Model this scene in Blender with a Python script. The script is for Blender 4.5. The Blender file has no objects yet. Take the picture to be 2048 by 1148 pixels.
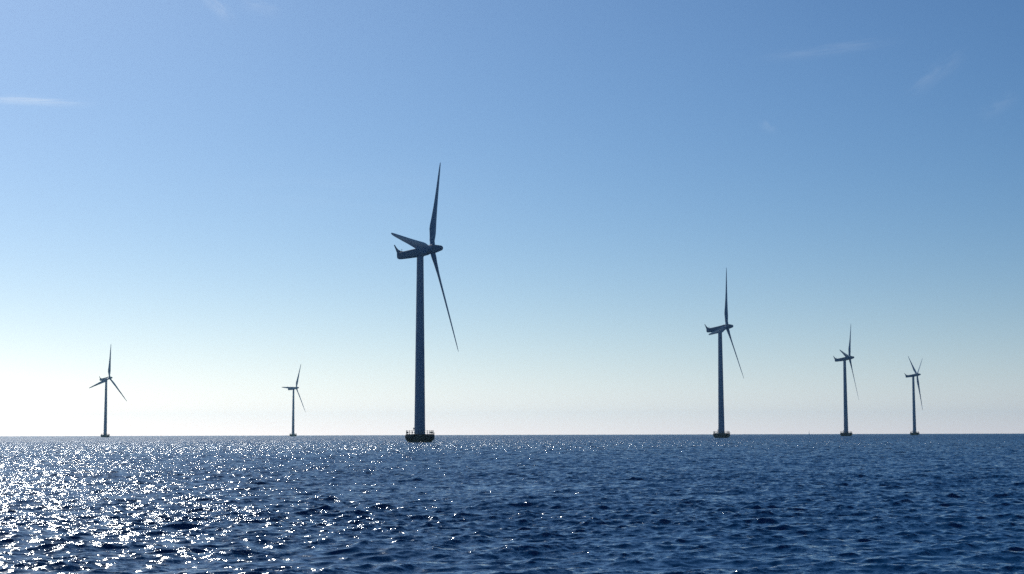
import bpy, bmesh, math, random
import numpy as np
from mathutils import Matrix, Vector

S = bpy.context.scene
COL = S.collection
rad = math.radians

# ------------------------------------------------------------------ camera
EYE = 2.84
F = 3255.8 / 2048.0                      # focal length / picture width
EARTH = 6.371e6 * 1.15                   # with refraction, for the curved sea
DIP = math.sqrt(2 * EYE / EARTH)
PITCH = math.atan(295.7 / 3255.8) - DIP
ROLL = rad(-0.154)
cam = bpy.data.cameras.new('camera')
co = bpy.data.objects.new('camera', cam); COL.objects.link(co); S.camera = co
cam.sensor_width = 36.0
cam.lens = 36.0 * F
cam.clip_start = 0.1; cam.clip_end = 60000
fw = Vector((0, math.cos(PITCH), math.sin(PITCH))); r0 = Vector((1, 0, 0)); u0 = Vector((0, -math.sin(PITCH), math.cos(PITCH)))
cr, sr = math.cos(ROLL), math.sin(ROLL)
RIGHT = cr * r0 + sr * u0; UP = -sr * r0 + cr * u0
M = Matrix((RIGHT, UP, -fw)).transposed().to_4x4(); M.translation = (0, 0, EYE)
co.matrix_world = M

def ray(px, py):                          # direction through a pixel of the 2048 wide photograph
    return (fw * 3255.8 + RIGHT * (px - 1024) - UP * (py - 574)).normalized()

# ------------------------------------------------------------------ sky and sun
SUN_AZ, SUN_EL = rad(-24), rad(38)
W = bpy.data.worlds.new("World"); S.world = W; W.use_nodes = True
nt = W.node_tree; N = nt.nodes; L = nt.links
bg = N['Background']
sky = N.new('ShaderNodeTexSky'); sky.sky_type = 'NISHITA'; sky.sun_disc = False
sky.sun_elevation = SUN_EL; sky.sun_rotation = SUN_AZ
sky.altitude = 0; sky.air_density = .9; sky.dust_density = .6; sky.ozone_density = 2.5
bg.inputs[1].default_value = 0.05

def vmath(op, a, b):
    n = N.new('ShaderNodeVectorMath'); n.operation = op
    for i, v in enumerate((a, b)):
        if v is None: continue
        if hasattr(v, 'links'): L.new(v, n.inputs[i])
        else: n.inputs[i].default_value = v
    return n.outputs['Value'] if op == 'DOT_PRODUCT' else n.outputs[0]
def smath(op, *a, clamp=False):
    n = N.new('ShaderNodeMath'); n.operation = op; n.use_clamp = clamp
    for i, v in enumerate(a):
        if hasattr(v, 'links'): L.new(v, n.inputs[i])
        else: n.inputs[i].default_value = v
    return n.outputs[0]
tc = N.new('ShaderNodeTexCoord').outputs['Generated']
# thin cirrus wisps high in the sky: centre pixel, end pixel (half length), half width px, strength
WISPS = [((60, 203), (170, 207), 8, .30), ((500, 22), (425, 8), 9, .0), ((432, 14), (462, 40), 12, .16),
         ((1655, 101), (1775, 86), 11, .07), ((1872, 150), (1925, 112), 17, .06), ((2000, 212), (2035, 190), 15, .045),
         ((1536, 255), (1552, 262), 10, .06), ((520, 15), (560, 25), 16, .07), ((700, 390), (1000, 405), 60, .03)]
tot = None
for (cx, cy), (ex, ey), hw, st in WISPS:
    if st == 0: continue
    d0 = ray(cx, cy); u = ray(ex, ey) - d0; lu = u.length; u.normalize(); v = d0.cross(u).normalized()
    lv = hw / 3255.8
    a = vmath('DOT_PRODUCT', tc, tuple(u)); b = vmath('DOT_PRODUCT', tc, tuple(v))
    a = smath('DIVIDE', smath('SUBTRACT', a, d0.dot(u)), lu)
    b = smath('DIVIDE', smath('SUBTRACT', b, d0.dot(v)), lv)
    cmb = N.new('ShaderNodeCombineXYZ'); L.new(a, cmb.inputs[0]); L.new(b, cmb.inputs[1]); cmb.inputs[2].default_value = cx * .37
    nz = N.new('ShaderNodeTexNoise'); L.new(cmb.outputs[0], nz.inputs['Vector']); nz.inputs['Scale'].default_value = 1.6; nz.inputs['Detail'].default_value = 5
    b2 = smath('ADD', b, smath('MULTIPLY', smath('SUBTRACT', nz.outputs[0], .5), 2.2))
    r2 = smath('ADD', smath('POWER', smath('ABSOLUTE', a), 3.0), smath('MULTIPLY', b2, b2))
    m = smath('EXPONENT', smath('MULTIPLY', r2, -1.6))
    nn = smath('SUBTRACT', smath('MULTIPLY', nz.outputs[0], 2.4), .55, clamp=True)
    m = smath('MULTIPLY', smath('MULTIPLY', m, nn), st)
    m = smath('MULTIPLY', m, smath('GREATER_THAN', vmath('DOT_PRODUCT', tc, tuple(d0)), 0.5))
    tot = m if tot is None else smath('ADD', tot, m)
# white balance and contrast of the clear air, deeper away from the sun, with a pale layer of sea haze low on the horizon
sp = N.new('ShaderNodeSeparateColor'); L.new(sky.outputs[0], sp.inputs[0])
cb = N.new('ShaderNodeCombineColor')
sx = N.new('ShaderNodeSeparateXYZ'); L.new(tc, sx.inputs[0])
dx = smath('MINIMUM', smath('MAXIMUM', sx.outputs[0], -.5), .6)
low = smath('EXPONENT', smath('MULTIPLY', smath('MAXIMUM', sx.outputs[2], 0), -57.3 / 2.3))
for i, (h, a, b) in enumerate(((.80, -3.50, -.62), (.64, -3.225, -.31), (.70, -3.05, -.20))):
    v = smath('MULTIPLY', smath('POWER', sp.outputs[i], 1.2), smath('EXPONENT', smath('MULTIPLY_ADD', dx, b, a + 3.0)))
    v = smath('ADD', v, smath('MULTIPLY', low, smath('EXPONENT', smath('MULTIPLY_ADD', dx, -.75, math.log(h / .05)))))
    L.new(v, cb.inputs[i])
mx = N.new('ShaderNodeMix'); mx.data_type = 'RGBA'
L.new(tot, mx.inputs[0]); L.new(cb.outputs[0], mx.inputs[6]); mx.inputs[7].default_value = (17, 18, 19, 1)
L.new(mx.outputs[2], bg.inputs[0])

sun = bpy.data.lights.new('sun', 'SUN'); sun.energy = 3.5; sun.angle = rad(0.53); sun.color = (1.0, .97, .94)
so = bpy.data.objects.new('sun', sun); COL.objects.link(so)
sd = Vector((math.sin(SUN_AZ) * math.cos(SUN_EL), math.cos(SUN_AZ) * math.cos(SUN_EL), math.sin(SUN_EL)))
so.rotation_euler = sd.to_track_quat('Z', 'Y').to_euler(); so.location = sd * 300

S.view_settings.view_transform = 'Standard'; S.view_settings.look = 'None'
S.view_settings.exposure = 0.0; S.view_settings.gamma = 1.0
S.render.engine = 'CYCLES'
S.cycles.volume_bounces = 0
S.cycles.caustics_reflective = False
S.cycles.caustics_refractive = False
S.cycles.sample_clamp_indirect = 1.0
S.cycles.use_adaptive_sampling = False
S.cycles.max_bounces = 4
S.cycles.use_denoising = False

# ------------------------------------------------------------------ helpers
def mat(name, col, rough=.5, noise=0, scale=2.0, metal=0.0, dirt=None):
    m = bpy.data.materials.new(name); m.use_nodes = True
    t = m.node_tree; p = t.nodes['Principled BSDF']
    p.inputs['Base Color'].default_value = (*col, 1); p.inputs['Roughness'].default_value = rough; p.inputs['Metallic'].default_value = metal
    if noise:
        c = t.nodes.new('ShaderNodeTexCoord'); n = t.nodes.new('ShaderNodeTexNoise')
        mp = t.nodes.new('ShaderNodeMapping'); mp.inputs['Scale'].default_value = (1, 1, .25)
        n.inputs['Scale'].default_value = scale; n.inputs['Detail'].default_value = 6
        r = t.nodes.new('ShaderNodeValToRGB')
        r.color_ramp.elements[0].position = .3; r.color_ramp.elements[1].position = .7
        lo = dirt or tuple(x * (1 - noise) for x in col)
        r.color_ramp.elements[0].color = (*lo, 1); r.color_ramp.elements[1].color = (*col, 1)
        t.links.new(c.outputs['Object'], mp.inputs[0]); t.links.new(mp.outputs[0], n.inputs['Vector'])
        t.links.new(n.outputs[0], r.inputs[0]); t.links.new(r.outputs[0], p.inputs['Base Color'])
    return m

def obj(name, bm, m, parent=None, smooth=True):
    me = bpy.data.meshes.new(name)
    bmesh.ops.recalc_face_normals(bm, faces=bm.faces)
    bm.to_mesh(me); bm.free(); me.materials.append(m)
    if smooth:
        me.polygons.foreach_set('use_smooth', [True] * len(me.polygons))
        me.set_sharp_from_angle(angle=rad(38))
    o = bpy.data.objects.new(name, me); COL.objects.link(o)
    if parent: o.parent = parent
    return o

def rings(bm, loops, cap0=True, cap1=True):
    prev = None; first = None
    for lp in loops:
        vs = [bm.verts.new(p) for p in lp]
        if prev:
            n = len(vs)
            for i in range(n): bm.faces.new((prev[i], prev[(i + 1) % n], vs[(i + 1) % n], vs[i]))
        else: first = vs
        prev = vs
    if cap0: bm.faces.new(first[::-1])
    if cap1: bm.faces.new(prev)

def lathe(bm, prof, n=48, axis='z', cap0=True, cap1=True):
    out = []
    for h, r in prof:
        lp = []
        for i in range(n):
            a = 2 * math.pi * i / n
            lp.append((r * math.cos(a), r * math.sin(a), h) if axis == 'z' else (h, r * math.cos(a), r * math.sin(a)))
        out.append(lp)
    rings(bm, out, cap0, cap1)

def bar(bm, a, b, r, n=8):
    a, b = Vector(a), Vector(b); d = (b - a).normalized()
    q = d.to_track_quat('Z', 'Y')
    rings(bm, [[tuple(p + q @ Vector((r * math.cos(2 * math.pi * i / n), r * math.sin(2 * math.pi * i / n), 0))) for i in range(n)] for p in (a, b)])

def box(bm, c, s, bev=0.0):
    g = bmesh.ops.create_cube(bm, size=1.0)
    for v in g['verts']: v.co = Vector((v.co.x * s[0] + c[0], v.co.y * s[1] + c[1], v.co.z * s[2] + c[2]))
    if bev:
        es = list({e for v in g['verts'] for e in v.link_edges})
        bmesh.ops.bevel(bm, geom=es, offset=bev, segments=2, affect='EDGES')

# ------------------------------------------------------------------ sea
def smoothstep(x, a, b):
    t = np.clip((x - a) / (b - a), 0, 1); return t * t * (3 - 2 * t)

def build_sea():
    rng = np.random.default_rng(11)
    rs = [0.6]
    while rs[-1] < 9000:
        r = rs[-1]
        k = .0014 if r < 6500 else .008
        rs.append(r + max(.045, r * k) if r > 14 else r + .08 + (14 - r) * .02)
    rs = np.array(rs)
    core = np.arange(-20.5, 20.5, .042)                     # degrees either side of +Y
    step, side, a = .0385, [], 20.5
    while a < 180:
        step = min(step * 1.12, 4); side.append(a); a += step
    side = np.array(side)
    th = np.radians(np.concatenate([-side[::-1], core, side]))
    nr, nth = len(rs), len(th)
    R, T = np.meshgrid(rs.astype(np.float32), th.astype(np.float32), indexing='ij')
    X = R * np.sin(T); Y = R * np.cos(T)
    Z = np.zeros_like(X); DX = np.zeros_like(X); DY = np.zeros_like(X)
    dr = np.gradient(rs)
    # wind sea: many short-crested trains, wind from the right and slightly towards the camera
    nw = 96
    lam = np.exp(np.linspace(math.log(.26), math.log(11.0), nw)) * np.exp(rng.normal(0, .03, nw))
    wind = rad(WIND_DEG)
    spread = np.where(lam > 2.0, .38, .62)
    ang = wind + rng.normal(0, 1, nw) * spread
    ph = rng.uniform(0, 2 * math.pi, nw)
    k = 2 * math.pi / lam
    lp = 7.5
    spec = np.exp(-1.1 * (lam / lp) ** 2.2) * np.clip((1.6 / lam) ** .55, .42, 1.5)
    slope = SLOPE * spec                                      # slope amplitude of each train
    amp = slope / k
    # gust patches: rougher and calmer water, tens of metres across
    P = np.zeros_like(X)
    for _ in range(9):
        l_ = rng.uniform(14, 75); a_ = wind + rng.normal(0, .7); k_ = 2 * math.pi / l_
        P += np.sin(k_ * (math.sin(a_) * X + math.cos(a_) * Y) + rng.uniform(0, 6.28) + 1.3 * np.sin(k_ * .4 * (math.cos(a_) * X - math.sin(a_) * Y) + rng.uniform(0, 6.28))).astype(np.float32)
    P = np.clip(1 + .045 * P, .75, 1.25).astype(np.float32)
    for i in range(nw):
        w = smoothstep(lam[i] / dr, 1.0, 2.0).astype(np.float32)
        rows = np.nonzero(w > 0)[0]
        if not len(rows): continue
        sl = slice(rows[0], rows[-1] + 1)
        # slow wave groups break up the long crests
        dxk, dyk = math.sin(ang[i]), math.cos(ang[i])
        p = (k[i] * dxk) * X[sl] + (k[i] * dyk) * Y[sl] + np.float32(ph[i])
        q = k[i] * .13
        g = np.sin(q * (dyk * X[sl] - dxk * Y[sl]) + np.float32(ph[i] * 3.1)) * np.sin(q * .8 * (dxk * X[sl] + dyk * Y[sl]) + np.float32(ph[i] * 1.7))
        A = np.float32(amp[i]) * w[sl, None] * (1 + .75 * g)
        if lam[i] < 2.6: A = A * P[sl]
        Z[sl] += A * np.cos(p)
        s = A * np.sin(p) * np.float32(.85)
        DX[sl] -= s * np.float32(dxk); DY[sl] -= s * np.float32(dyk)
    X += DX; Y += DY
    Z -= R * R / np.float32(2 * EARTH)
    co_ = np.stack([X, Y, Z], -1).reshape(-1, 3)
    idx = np.arange(nr * nth, dtype=np.int32).reshape(nr, nth)
    a = idx[:-1, :-1]; b = idx[:-1, 1:]; c = idx[1:, 1:]; d = idx[1:, :-1]
    quads = np.stack([a, d, c, b], -1).reshape(-1, 4)
    seam = np.stack([idx[:-1, -1], idx[1:, -1], idx[1:, 0], idx[:-1, 0]], -1)
    quads = np.concatenate([quads, seam])
    me = bpy.data.meshes.new('sea')
    nf = len(quads)
    me.vertices.add(len(co_)); me.vertices.foreach_set('co', co_.ravel())
    me.loops.add(nf * 4); me.loops.foreach_set('vertex_index', quads.ravel())
    me.polygons.add(nf); me.polygons.foreach_set('loop_start', np.arange(0, nf * 4, 4, dtype=np.int32))
    me.polygons.foreach_set('use_smooth', np.ones(nf, dtype=bool))
    me.update(calc_edges=True)
    o = bpy.data.objects.new('sea', me); COL.objects.link(o); o['kind'] = 'structure'
    return o

WIND_DEG = 163          # direction the waves travel to, bearing from +Y clockwise (crests run across the view)
SLOPE = .0340

def sea_material():
    m = bpy.data.materials.new('sea_water'); m.use_nodes = True
    t = m.node_tree; p = t.nodes['Principled BSDF']; n_ = t.nodes; l_ = t.links
    p.inputs['Base Color'].default_value = (.0006, .042, .125, 1)
    p.inputs['IOR'].default_value = 1.33
    p.inputs['Specular Tint'].default_value = (.50, .90, 1, 1)
    geo = n_.new('ShaderNodeNewGeometry')
    def noise(scale, detail=3, stretch=(1, 1, 1)):
        mp = n_.new('ShaderNodeMapping'); mp.inputs['Scale'].default_value = stretch
        mp.inputs['Rotation'].default_value = (0, 0, rad(-WIND_DEG + 180))
        l_.new(geo.outputs['Position'], mp.inputs[0])
        n = n_.new('ShaderNodeTexNoise'); n.inputs['Scale'].default_value = scale; n.inputs['Detail'].default_value = detail
        l_.new(mp.outputs[0], n.inputs['Vector'])
        return n
    def vm(op, a, b=None, s=None):
        n = n_.new('ShaderNodeVectorMath'); n.operation = op
        l_.new(a, n.inputs[0])
        if b is not None:
            if hasattr(b, 'links'): l_.new(b, n.inputs[1])
            else: n.inputs[1].default_value = b
        if s is not None:
            if hasattr(s, 'links'): l_.new(s, n.inputs['Scale'])
            else: n.inputs['Scale'].default_value = s
        return n.outputs[0]
    def fm(op, *a, clamp=False):
        n = n_.new('ShaderNodeMath'); n.operation = op; n.use_clamp = clamp
        for i, v in enumerate(a):
            if hasattr(v, 'links'): l_.new(v, n.inputs[i])
            else: n.inputs[i].default_value = v
        return n.outputs[0]
    # capillary ripples too fine for the mesh, patchy with the gusts
    sep = n_.new('ShaderNodeVectorMath'); sep.operation = 'LENGTH'; l_.new(geo.outputs['Position'], sep.inputs[0])
    def ramp(d0, d1, v0, v1):
        mr = n_.new('ShaderNodeMapRange'); mr.interpolation_type = 'SMOOTHSTEP'
        l_.new(sep.outputs['Value'], mr.inputs[0])
        for i, q in enumerate((d0, d1, v0, v1)): mr.inputs[i + 1].default_value = q
        return mr.outputs[0]
    patch = noise(.30, 3)
    gust = noise(.025, 3, (1, 2, 1))
    ps = fm('MULTIPLY', fm('SUBTRACT', fm('ADD', fm('MULTIPLY', patch.outputs[0], .6), fm('MULTIPLY', gust.outputs[0], .45)), .34, clamp=True), 4.3)
    # the finest ripples ride the crests, the troughs stay smoother
    px_ = n_.new('ShaderNodeSeparateXYZ'); l_.new(geo.outputs['Position'], px_.inputs[0])
    cf = n_.new('ShaderNodeMapRange'); l_.new(px_.outputs[2], cf.inputs[0])
    for i, q in enumerate((-.16, .22, .35, 1.55)): cf.inputs[i + 1].default_value = q
    ps = fm('MULTIPLY', ps, cf.outputs[0])
    tot = None
    for sc_, det, amp, st in RIPPLES:
        n1 = noise(sc_, det, st); n1.inputs['Roughness'].default_value = .62
        k = fm('MULTIPLY', ps, amp) if not isinstance(amp, tuple) else ramp(*amp)
        v1 = vm('SCALE', vm('SUBTRACT', n1.outputs['Color'], (.5, .5, .5)), s=k)
        tot = v1 if tot is None else vm('ADD', tot, v1)
    v = vm('MULTIPLY', tot, (1, 1, 0))
    nn = vm('NORMALIZE', vm('ADD', geo.outputs['Normal'], v))
    l_.new(nn, p.inputs['Normal'])
    # the mesh is finest near by; further out the roughness stands for the waves it no longer holds
    l_.new(ramp(50, 1100, ROUGH0, ROUGH1), p.inputs['Roughness'])
    # waves hide one another far out, so less of the surface lies flat enough to mirror the horizon
    l_.new(ramp(60, 600, 1.33, 1.17), p.inputs['IOR'])
    return m
RIPPLES = [(6.0, 5, 1.75, (1, 1.5, 1)), (22.0, 3, .95, (1, 1, 1)), (1.1, 3, (60, 400, 0, 4.2), (1, 2, 1)), (.12, 2, (200, 1200, 0, .9), (1, 2, 1))]
ROUGH0, ROUGH1 = .11, .36

sea = build_sea(); sea.data.materials.append(sea_material())

# ------------------------------------------------------------------ turbines
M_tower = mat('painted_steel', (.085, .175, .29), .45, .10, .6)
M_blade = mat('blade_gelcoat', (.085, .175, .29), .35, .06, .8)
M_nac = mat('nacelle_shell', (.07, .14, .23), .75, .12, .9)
M_base = mat('wet_dark_concrete', (.007, .010, .019), .8, .5, 1.5)
M_base.node_tree.nodes['Principled BSDF'].inputs['Specular IOR Level'].default_value = .12
M_rail = mat('galvanised_rail', (.035, .045, .06), .6, .2, 4, .3)

HUB_H = 63.28; OVER = 4.1; TILT = rad(5); TOWER_TOP = HUB_H - 2.08
BLADE_R = 38.0

def foundation_mesh():
    bm = bmesh.new()
    lathe(bm, [(-3.0, 3.0), (-1.0, 3.55), (0.0, 3.9), (.5, 4.25), (1.0, 4.62), (1.35, 4.78), (2.15, 4.82), (2.45, 4.72), (2.60, 4.6), (2.64, 4.4)], 56)
    return bm
def railing_mesh():
    bm = bmesh.new(); R = 4.45; n = 26
    pts = [(R * math.cos(2 * math.pi * (i + .5) / n), R * math.sin(2 * math.pi * (i + .5) / n)) for i in range(n)]
    for i, (x, y) in enumerate(pts):
        bar(bm, (x, y, 2.62), (x, y, 3.95), .055)
        if i % 5 != 4:
            x2, y2 = pts[(i + 1) % n]
            bar(bm, (x, y, 3.32), (x2, y2, 3.32), .045); bar(bm, (x, y, 3.84), (x2, y2, 3.84), .035)
    for i in range(n): bar(bm, (*pts[i], 2.72), (*pts[(i + 1) % n], 2.72), .05)
    for x, y in pts[::3]: box(bm, (x * .985, y * .985, 3.25), (.34, .34, .5), .03)
    return bm
def ladder_mesh():
    bm = bmesh.new()
    for s in (-.3, .3): bar(bm, (4.98, s, -1.0), (4.98, s, 3.3), .05)
    for i in range(12): bar(bm, (4.98, -.3, -.7 + i * .33), (4.98, .3, -.7 + i * .33), .03)
    for z in (1.5, 2.2):
        for s in (-.3, .3): bar(bm, (4.6, s, z), (4.98, s, z), .03)
    return bm
def tower_mesh():
    bm = bmesh.new(); prof = [(2.60, 1.98), (2.78, 1.98), (2.80, 1.80)]
    z0, z1 = 2.80, TOWER_TOP
    for k in range(1, 25):
        t = k / 24; z = z0 + (z1 - z0) * t; r = 1.80 + (1.12 - 1.80) * t ** 1.05
        prof.append((z, r))
    prof += [(TOWER_TOP + .02, 1.22), (TOWER_TOP + .35, 1.22)]
    lathe(bm, prof, 48)
    return bm
def flange_mesh(z, r):
    bm = bmesh.new(); lathe(bm, [(z - .07, r + .012), (z + .07, r + .012)], 48); return bm
def lamp_mesh():                           # small bracketed box on the tower's side
    bm = bmesh.new(); box(bm, (-2.02, 0, 4.55), (.42, .5, .6), .05); bar(bm, (-1.75, 0, 4.3), (-2.05, 0, 4.3), .05); bar(bm, (-2.1, 0, 4.2), (-2.1, 0, 3.9), .1); return bm
def door_mesh():
    bm = bmesh.new(); box(bm, (0, 1.79, 4.0), (.85, .12, 2.1), .05); return bm

def nacelle_mesh():
    bm = bmesh.new()
    secs = [(-7.95, -1.7, .05, 1.0), (-7.75, -1.92, .22, 1.3), (-7.2, -2.0, .3, 1.42), (-4.5, -2.02, .48, 1.5), (-1.5, -2.0, .78, 1.6), (1.0, -1.85, 1.1, 1.62), (2.2, -1.7, 1.3, 1.6), (2.75, -1.55, 1.42, 1.55), (2.9, -1.4, 1.36, 1.4)]
    loops = []
    for x, lo, hi, hw in secs:
        lp = []; zc = (lo + hi) / 2; hh = (hi - lo) / 2
        for i in range(32):
            a = 2 * math.pi * i / 32; e = .42
            c, s = math.cos(a), math.sin(a)
            lp.append((x, hw * math.copysign(abs(c) ** e, c), zc + hh * math.copysign(abs(s) ** e, s)))
        loops.append(lp)
    rings(bm, loops)
    return bm
def fin_mesh():                            # upright swept fin at the tail of the nacelle
    bm = bmesh.new()
    out = [(-7.93, -.9), (-8.2, .3), (-8.45, 1.25), (-9.0, 2.95), (-8.78, 3.05), (-8.2, 2.0), (-7.55, 1.2), (-6.7, .72), (-5.9, .5), (-5.9, .1)]
    f = [bm.verts.new((x, -.2, z)) for x, z in out]; b = [bm.verts.new((x, .2, z)) for x, z in out]
    bm.faces.new(f); bm.faces.new(b[::-1])
    for i in range(len(out)): j = (i + 1) % len(out); bm.faces.new((f[i], b[i], b[j], f[j]))
    return bm
def mast_mesh():
    bm = bmesh.new(); bar(bm, (-6.6, .5, .4), (-6.6, .5, 1.35), .05); bar(bm, (-6.9, .5, 1.3), (-6.3, .5, 1.3), .04); return bm
def spinner_mesh():
    bm = bmesh.new()
    lathe(bm, [(2.98, 1.35), (3.1, 1.5), (4.1, 1.6), (4.9, 1.48), (5.9, 1.22), (6.8, .98), (7.4, .82), (7.75, .62), (7.92, .35), (7.98, .05)], 40, 'x')
    return bm
def blade_mesh():
    # span along +Z, leading edge towards +Y, upwind towards +X
    bm = bmesh.new(); loops = []
    st = [(1.2, .85, 1.0, 14), (2.4, .85, 1.0, 14), (3.4, .95, .85, 14), (5, 1.35, .58, 14), (7, 1.72, .38, 13), (8.8, 1.75, .29, 11.5), (12, 1.55, .25, 8.5), (17, 1.27, .23, 5.5), (23, .99, .21, 3), (29, .76, .2, 1.5), (34, .55, .19, .6), (36.8, .38, .18, .2), (37.7, .22, .17, 0), (38.0, .05, .15, 0)]
    for z, hc, tr, tw in st:               # half chord, thickness ratio, twist
        b = rad(tw + PITCHB); lp = []
        c = hc
        off = 0 if tr > .95 else c * .35    # the pitch axis sits ahead of mid chord
        for i in range(28):
            a = 2 * math.pi * i / 28
            y = c * math.cos(a) - off; sharp = 1 if tr > .8 else (.35 + .65 * (math.cos(a) * .5 + .5) ** .6)
            x = c * tr * math.sin(a) * sharp
            lp.append((x * math.cos(b) + y * math.sin(b), y * math.cos(b) - x * math.sin(b), z))
        loops.append(lp)
    rings(bm, loops)
    return bm
PITCHB = 4.0

# distance, bearing, yaw of the rotor axis, rotor angle (all fitted to the photograph), label
Y0 = 18.3
TURB = [
    (537.3, -3.244, Y0 - 2.169, 31.12, [(0, -1.23, 0), (.37, .69, 0), (.3, -.29, 0)], "nearest and by far the tallest wind turbine, dark against the sky left of centre"),
    (1806.1, -13.990, Y0 + 4.599, 11.08, [(0, -1.39, 0), (0, .25, 0), (.75, .18, 0)], "leftmost wind turbine, pale blue, beyond the sun glitter, two blades drooping left and right"),
    (2167.4, -7.642, Y0 + 3.818, 29.36, [(1.1, -1.69, 0), (-2.15, -.17, 0), (.83, -.19, 0)], "smallest, palest wind turbine, between the leftmost one and the tallest one"),
    (943.4, 7.289, Y0 + 5.718, 20.14, [(-.28, -.57, 0), (.7, .4, 0), (0, 0, 0)], "second tallest wind turbine, next to the right of the tallest, one blade straight up"),
    (1356.4, 11.539, Y0 + 4.784, 37.55, [(.94, -.51, 0), (-1.16, 1.34, 0), (.05, .28, 0)], "middle of the three wind turbines at right, short blade raised over its tail"),
    (1771.7, 13.824, Y0 - 16.750, 56.07, [(-.26, -.55, 45), (1.49, 3.19, 8), (-.88, -.15, 0)], "rightmost wind turbine, two blades raised in a V and one pointing down"),
]

def build_turbine():
    t = bpy.data.objects.new('wind_turbine', None); COL.objects.link(t); t.empty_display_size = 5
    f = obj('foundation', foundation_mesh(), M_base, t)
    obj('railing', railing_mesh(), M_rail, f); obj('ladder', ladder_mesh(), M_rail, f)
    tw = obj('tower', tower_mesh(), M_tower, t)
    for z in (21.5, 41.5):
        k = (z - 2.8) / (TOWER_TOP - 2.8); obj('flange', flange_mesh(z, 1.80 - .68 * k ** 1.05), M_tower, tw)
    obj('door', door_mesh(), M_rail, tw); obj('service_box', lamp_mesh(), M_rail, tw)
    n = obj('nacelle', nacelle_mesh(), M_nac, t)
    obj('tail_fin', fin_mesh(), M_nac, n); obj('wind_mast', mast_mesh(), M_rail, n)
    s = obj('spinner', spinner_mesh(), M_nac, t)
    tilt = Matrix.Translation((0, 0, HUB_H)) @ Matrix.Rotation(-TILT, 4, 'Y')
    n.matrix_local = tilt; s.matrix_local = tilt
    me = None
    for k in range(3):
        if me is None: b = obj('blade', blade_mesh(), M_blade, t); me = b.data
        else: b = bpy.data.objects.new('blade', me); COL.objects.link(b); b.parent = t
    return t

def copy_tree(o, parent=None):
    c = o.copy(); COL.objects.link(c); c.parent = parent
    for ch in [x for x in bpy.data.objects if x.parent == o]: copy_tree(ch, c)
    return c

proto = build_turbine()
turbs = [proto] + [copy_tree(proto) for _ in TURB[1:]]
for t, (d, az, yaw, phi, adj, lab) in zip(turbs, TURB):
    a = rad(az)
    t.location = (d * math.sin(a), d * math.cos(a), -d * d / (2 * EARTH))
    # local +X is the rotor axis: bearing yaw+90 ; local +Y is bearing yaw
    t.rotation_euler = (0, 0, -rad(yaw))
    t['label'] = lab; t['category'] = 'wind turbine'; t['group'] = 'wind turbines standing in the sea'
    k = 0
    for b in [x for x in bpy.data.objects if x.parent == t and x.name.startswith('blade')]:
        dq, lean, pitch = adj[k]; q = rad(phi + 120 * k + dq); k += 1
        # span = cos q * up + sin q * (+Y)
        b.matrix_local = Matrix.Translation((0, 0, HUB_H)) @ Matrix.Rotation(-TILT, 4, 'Y') @ Matrix.Translation((OVER, 0, 0)) @ Matrix.Rotation(-q, 4, 'X') @ Matrix.Rotation(rad(lean), 4, 'Y') @ Matrix.Rotation(rad(-pitch), 4, 'Z')

# ------------------------------------------------------------------ distant sailing boat on the horizon
M_hull = mat('boat_hull_paint', (.35, .36, .38), .4, .1, 2)
M_sail = mat('sail_cloth', (.6, .6, .6), .8, .05, 1)
d = ray(1618.5, 869); az = math.atan2(d.x, d.y); D = 4300
boat = bpy.data.objects.new('sailing_boat', None); COL.objects.link(boat)
boat.location = (D * math.sin(az), D * math.cos(az), -D * D / (2 * EARTH)); boat.rotation_euler = (0, 0, -az + rad(78))
boat['label'] = 'tiny faint sailing boat far out on the horizon, left of the three turbines at right'; boat['category'] = 'sailing boat'
bm = bmesh.new(); loops = []
for x, w, zb in [(-4.2, .9, .1), (-2.5, 1.3, -.3), (0, 1.5, -.5), (2.5, 1.1, -.4), (4, .5, -.1), (4.9, .06, .5)]:
    loops.append([(x, -w, 1.0), (x, -w * .8, .3), (x, 0, zb), (x, w * .8, .3), (x, w, 1.0)])
rings(bm, loops); obj('hull', bm, M_hull, boat)
bm = bmesh.new(); box(bm, (-.6, 0, 1.25), (3.2, 1.6, .5), .12); obj('cabin', bm, M_hull, boat)
bm = bmesh.new(); lathe(bm, [(.9, .09), (11.2, .06)], 12); obj('mast', bm, M_hull, boat)
bm = bmesh.new()
rings(bm, [[(-.1, -.03, z), (-.1, .03, z), (-.1 - c, .03 + c * .1, z), (-.1 - c, -.03 + c * .1, z)] for z, c in ((2.0, 3.3), (5.0, 2.4), (8.0, 1.3), (10.6, .15))])
obj('sail', bm, M_sail, boat)

# ------------------------------------------------------------------ haze
HZ = bpy.data.materials.new('haze_air'); HZ.use_nodes = True
t = HZ.node_tree; t.nodes.clear(); out = t.nodes.new('ShaderNodeOutputMaterial'); pv = t.nodes.new('ShaderNodeVolumePrincipled')
t.links.new(pv.outputs[0], out.inputs['Volume'])
pv.inputs['Color'].default_value = (.52, .85, 1.0, 1); pv.inputs['Density'].default_value = 6.2e-5; pv.inputs['Anisotropy'].default_value = .8
bm = bmesh.new(); box(bm, (0, 0, 50), (18600, 18600, 142)); 
h = obj('haze', bm, HZ, None, False); h['kind'] = 'stuff'
